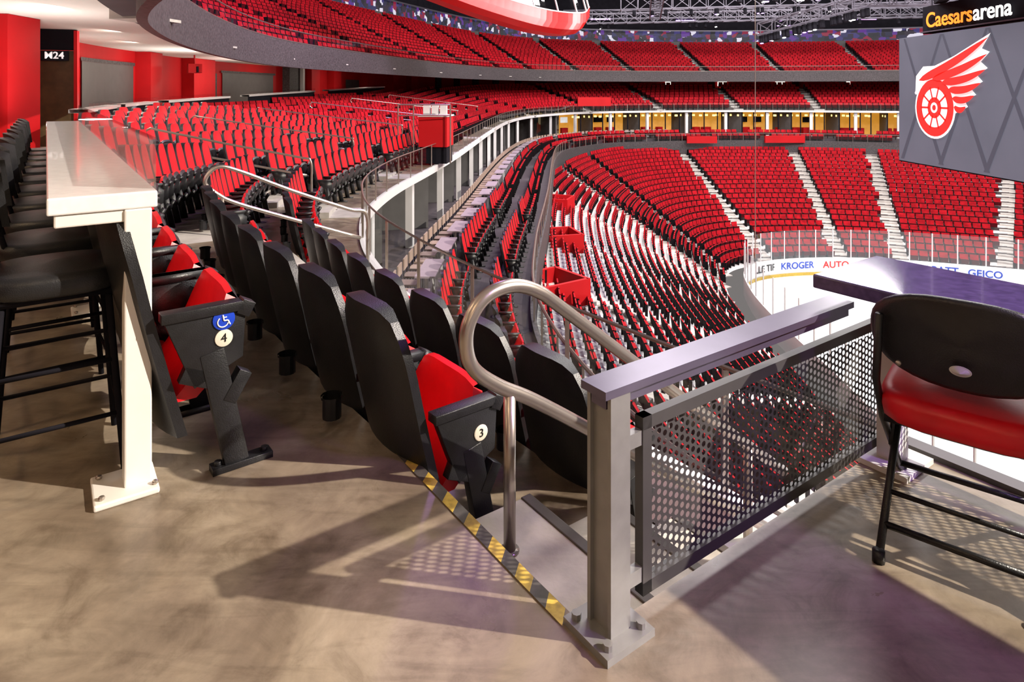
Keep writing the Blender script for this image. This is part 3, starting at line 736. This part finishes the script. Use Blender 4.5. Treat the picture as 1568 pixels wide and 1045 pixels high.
def frame(o,along_x,a0,a1,c,z0,z1,w=.035,t=.03,mi=2):
    def bb(p0,p1,q0,q1):
        if along_x: B(o,p0,p1,c-t/2,c+t/2,q0,q1,mi)
        else: B(o,c-t/2,c+t/2,p0,p1,q0,q1,mi)
    bb(a0,a1,z1-w,z1); bb(a0,a1,z0,z0+w); bb(a0,a0+w,z0,z1); bb(a1-w,a1,z0,z1)
frame(gr,True,1.33,2.82,1.262,.045,.535)
def perf(o,along_x,a0,a1,c,z0,z1,mi=3,cs=.0245,r=.0088):
    na=int((a1-a0)/cs); nz=int((z1-z0)/cs)
    dirs=[(-1,-1),(0,-1),(1,-1),(1,0),(1,1),(0,1),(-1,1),(-1,0)]
    for i in range(na):
        for k in range(nz):
            ca=a0+(i+.5)*cs; cz=z0+(k+.5+(.5 if i%2 else 0))*cs
            vs=[]
            for dx,dz in dirs: vs.append((ca+dx*cs/2,cz+dz*cs/2))
            for dx,dz in dirs:
                l=math.hypot(dx,dz); vs.append((ca+dx/l*r,cz+dz/l*r))
            V=[L3(p,c,q) if along_x else L3(c,p,q) for p,q in vs]
            o.add(V,[(n,(n+1)%8,8+(n+1)%8,8+n) for n in range(8)],mi)
perf(gr,True,1.35,2.81,1.262,.065,.50)
frame(gr,False,-1.8,1.15,2.80,.14,.60); perf(gr,False,-1.78,1.13,2.80,.16,.565)
for y_ in(1.2,-.4,-1.9): B(gr,2.62,2.70,y_-.04,y_+.04,.0,.71,4); B(gr,2.55,2.77,y_-.10,y_+.09,0,.02,4); B(gr,2.70,2.80,y_-.02,y_+.02,.3,.34,0)
gr.build('guard_railing',['greypost','capr','perf','perf','fascia'],bevel=0)
tt=MB(); B(tt,2.27,2.74,-2.2,1.30,.715,.765,0); B(tt,2.5,2.72,-2.1,1.2,.66,.715,1); tt.build('side_table',['ptable','greypost'],bevel=.006)
pts=[(3.05,-.50),(2.25,.10),(1.62,.585),(1.47,.695),(1.35,.735),(1.24,.715),(1.175,.64),(1.165,.55),(1.20,.47),(1.30,.39),(1.45,.30),(1.74,.10),(2.3,-.30),(3.0,-.80)]
hr=MB(); hr.tube(cath([L3(a,1.9,b) for a,b in pts],7),.025,14)
hr.tube([L3(1.345,1.9,-.21),L3(1.345,1.9,.37)],.022,14); hr.tube([L3(2.75,1.9,-.83),L3(2.75,1.9,-.28)],.022,12); hr.disc(L3(1.345,1.9,-.21),(0,0,1),.035,.008,0,16)
hr.build('stair_handrail',['steel'],smooth=True)
# folding chair
fc=MB()
n=36
def fcback(q,off):
    row=[]
    for a in range(n):
        t=2*math.pi*a/n; ct,st=math.cos(t),math.sin(t); rr=(abs(ct)**2.5+abs(st)**2.5)**(-1/2.5)
        y=.245*q*rr*ct; z=.145*q*rr*st
        row.append((-.235-.03*(z/.145)+ .05*(y/.245)**2+off,y,.685+z))
    return row+[row[0]]
fc.grid([fcback(.001,.022),fcback(.85,.02),fcback(.97,.012),fcback(1.,0),fcback(.97,-.012),fcback(.88,-.018),fcback(.001,-.02)],0)
for a in(-.16,.16): fc.disc((-.262+.05*(a/.245)**2+.012,a,.595),(-1,0,0),.008,.012,2,10)
fc.rounded((-.01,0,.44),.47,.46,.095,0,1,0,crown=.02,p=4)
fc.box((.02,0,.385),(.38,.42,.02),0)
for b in(-.225,.225):
    fc.tube([(-.25,b*.93,.74),(-.21,b,.52),(-.10,b,.36),(.28,b,.01)],.012,8,0); fc.tube([(.18,b*.9,.40),(-.04,b*.9,.22),(-.30,b*.9,.01)],.012,8,0)
    fc.disc((-.30,b*.9,0),(0,0,1),.018,.035,0,10); fc.disc((.28,b,0),(0,0,1),.018,.035,0,10)
    fc.beam((.12,b*.95,.40),(.0,b*.95,.22),.012,.07,0)
fc.tube([(-.22,-.2,.075),(-.22,.2,.075)],.011,8,0); fc.tube([(.22,-.225,.065),(.22,.225,.065)],.011,8,0); fc.tube([(-.14,-.2,.14),(-.14,.2,.14)],.008,8,0)
M['logo_g']=mat('grey_print',(.5,.5,.5),.5)
fo=fc.build('folding_chair',['black','red','steel','logo_g'],smooth=True)
fo.location=(1.46,2.09,0); fo.rotation_euler=(0,0,math.radians(51))
bd=MB(); bd.rounded((0,0,0),.055,.03,.004,0,0,p=2); bo=bd.build('chair_badge',['logo_g']); bo.parent=fo; bo.location=(-.262,0,.62); bo.rotation_euler=(math.pi/2,0,math.radians(-90))

# ---------------- lights ----------------
def area(name,loc,tgt,P,size,col=(1,1,1),spread=None):
    l=bpy.data.lights.new(name,'AREA'); l.energy=P; l.size=size; l.color=col
    if spread: l.spread=spread
    o=bpy.data.objects.new(name,l); sc.collection.objects.link(o); o.location=loc
    o.rotation_euler=(Vector(tgt)-Vector(loc)).to_track_quat('-Z','Y').to_euler(); return o
area('arena_key_lamp',(23,-2.2,14.8),(-.5,1.8,0),17500,.3,(1,.90,.77))
for i,(x,y,P) in enumerate([(9,14,2700),(20,22,3200),(9,32,4900),(22,40,4600),(40,38,5200),(10,55,5200),(30,58,5700),(52,50,5200)]):
    area('arena_flood_lamp',(x,y,17.5),(x,y+2,0),P,6,(1,.95,.93))
for i,(x,y) in enumerate([(22,50),(38,46),(12,40)]):
    area('arena_front_lamp',(x,y-18,15),(x,y+25,0),3200,3,(1,.92,.94))
area('violet_wash_lamp',(9,-4,9),(L3(3.2,-.8,0)),45,.8,(.5,.22,1),math.radians(35))
area('violet_wash_lamp',(-2,30,16),(-18,30,5),2200,3,(.7,.35,1))
for x,y,P in ((-1.2,.4,16),(-1.3,3.6,20),(-1.6,7.5,20),(-5,3,35),(-5,9,40),(-3.,-3,40)):
    area('ceiling_downlight',L3(x,y,3.0),L3(x,y,0),P,.35,(1,.68,.38))
for x,y in ((-8.5,12.5),(-10.5,17.5),(-12.3,21.5),(-12.6,26),(-13.2,32),(-13,39),(-11,48)):
    area('ceiling_downlight',(x,y,3.0),(x-1.2,y,0),110,.5,(1,.88,.74))
for x,y,P in ((-7.6,9.5,45),(-9.5,13,60),(-11.5,19.5,70),(-12.8,25.5,70),(-13,33,80),(-4,3,25)):
    area('ceiling_fill_light',(x,y,.85),(x,y,3),P,.5,(1,.93,.85))  # added up-facing fill, no real fixture, brightens the concourse ceiling
w=bpy.data.worlds.new('world'); sc.world=w; w.use_nodes=True
w.node_tree.nodes['Background'].inputs[0].default_value=(.80,.74,.72,1); w.node_tree.nodes['Background'].inputs[1].default_value=.24
# ---------------- camera ----------------
cam=bpy.data.cameras.new('camera'); co=bpy.data.objects.new('camera',cam); sc.collection.objects.link(co)
co.location=(0,0,1.43); co.rotation_euler=(math.pi/2,0,0)
cam.sensor_width=36; cam.lens=36*1000/1568; cam.shift_y=-(522.5-140)/1568; cam.clip_end=400; cam.clip_start=.05
sc.camera=co
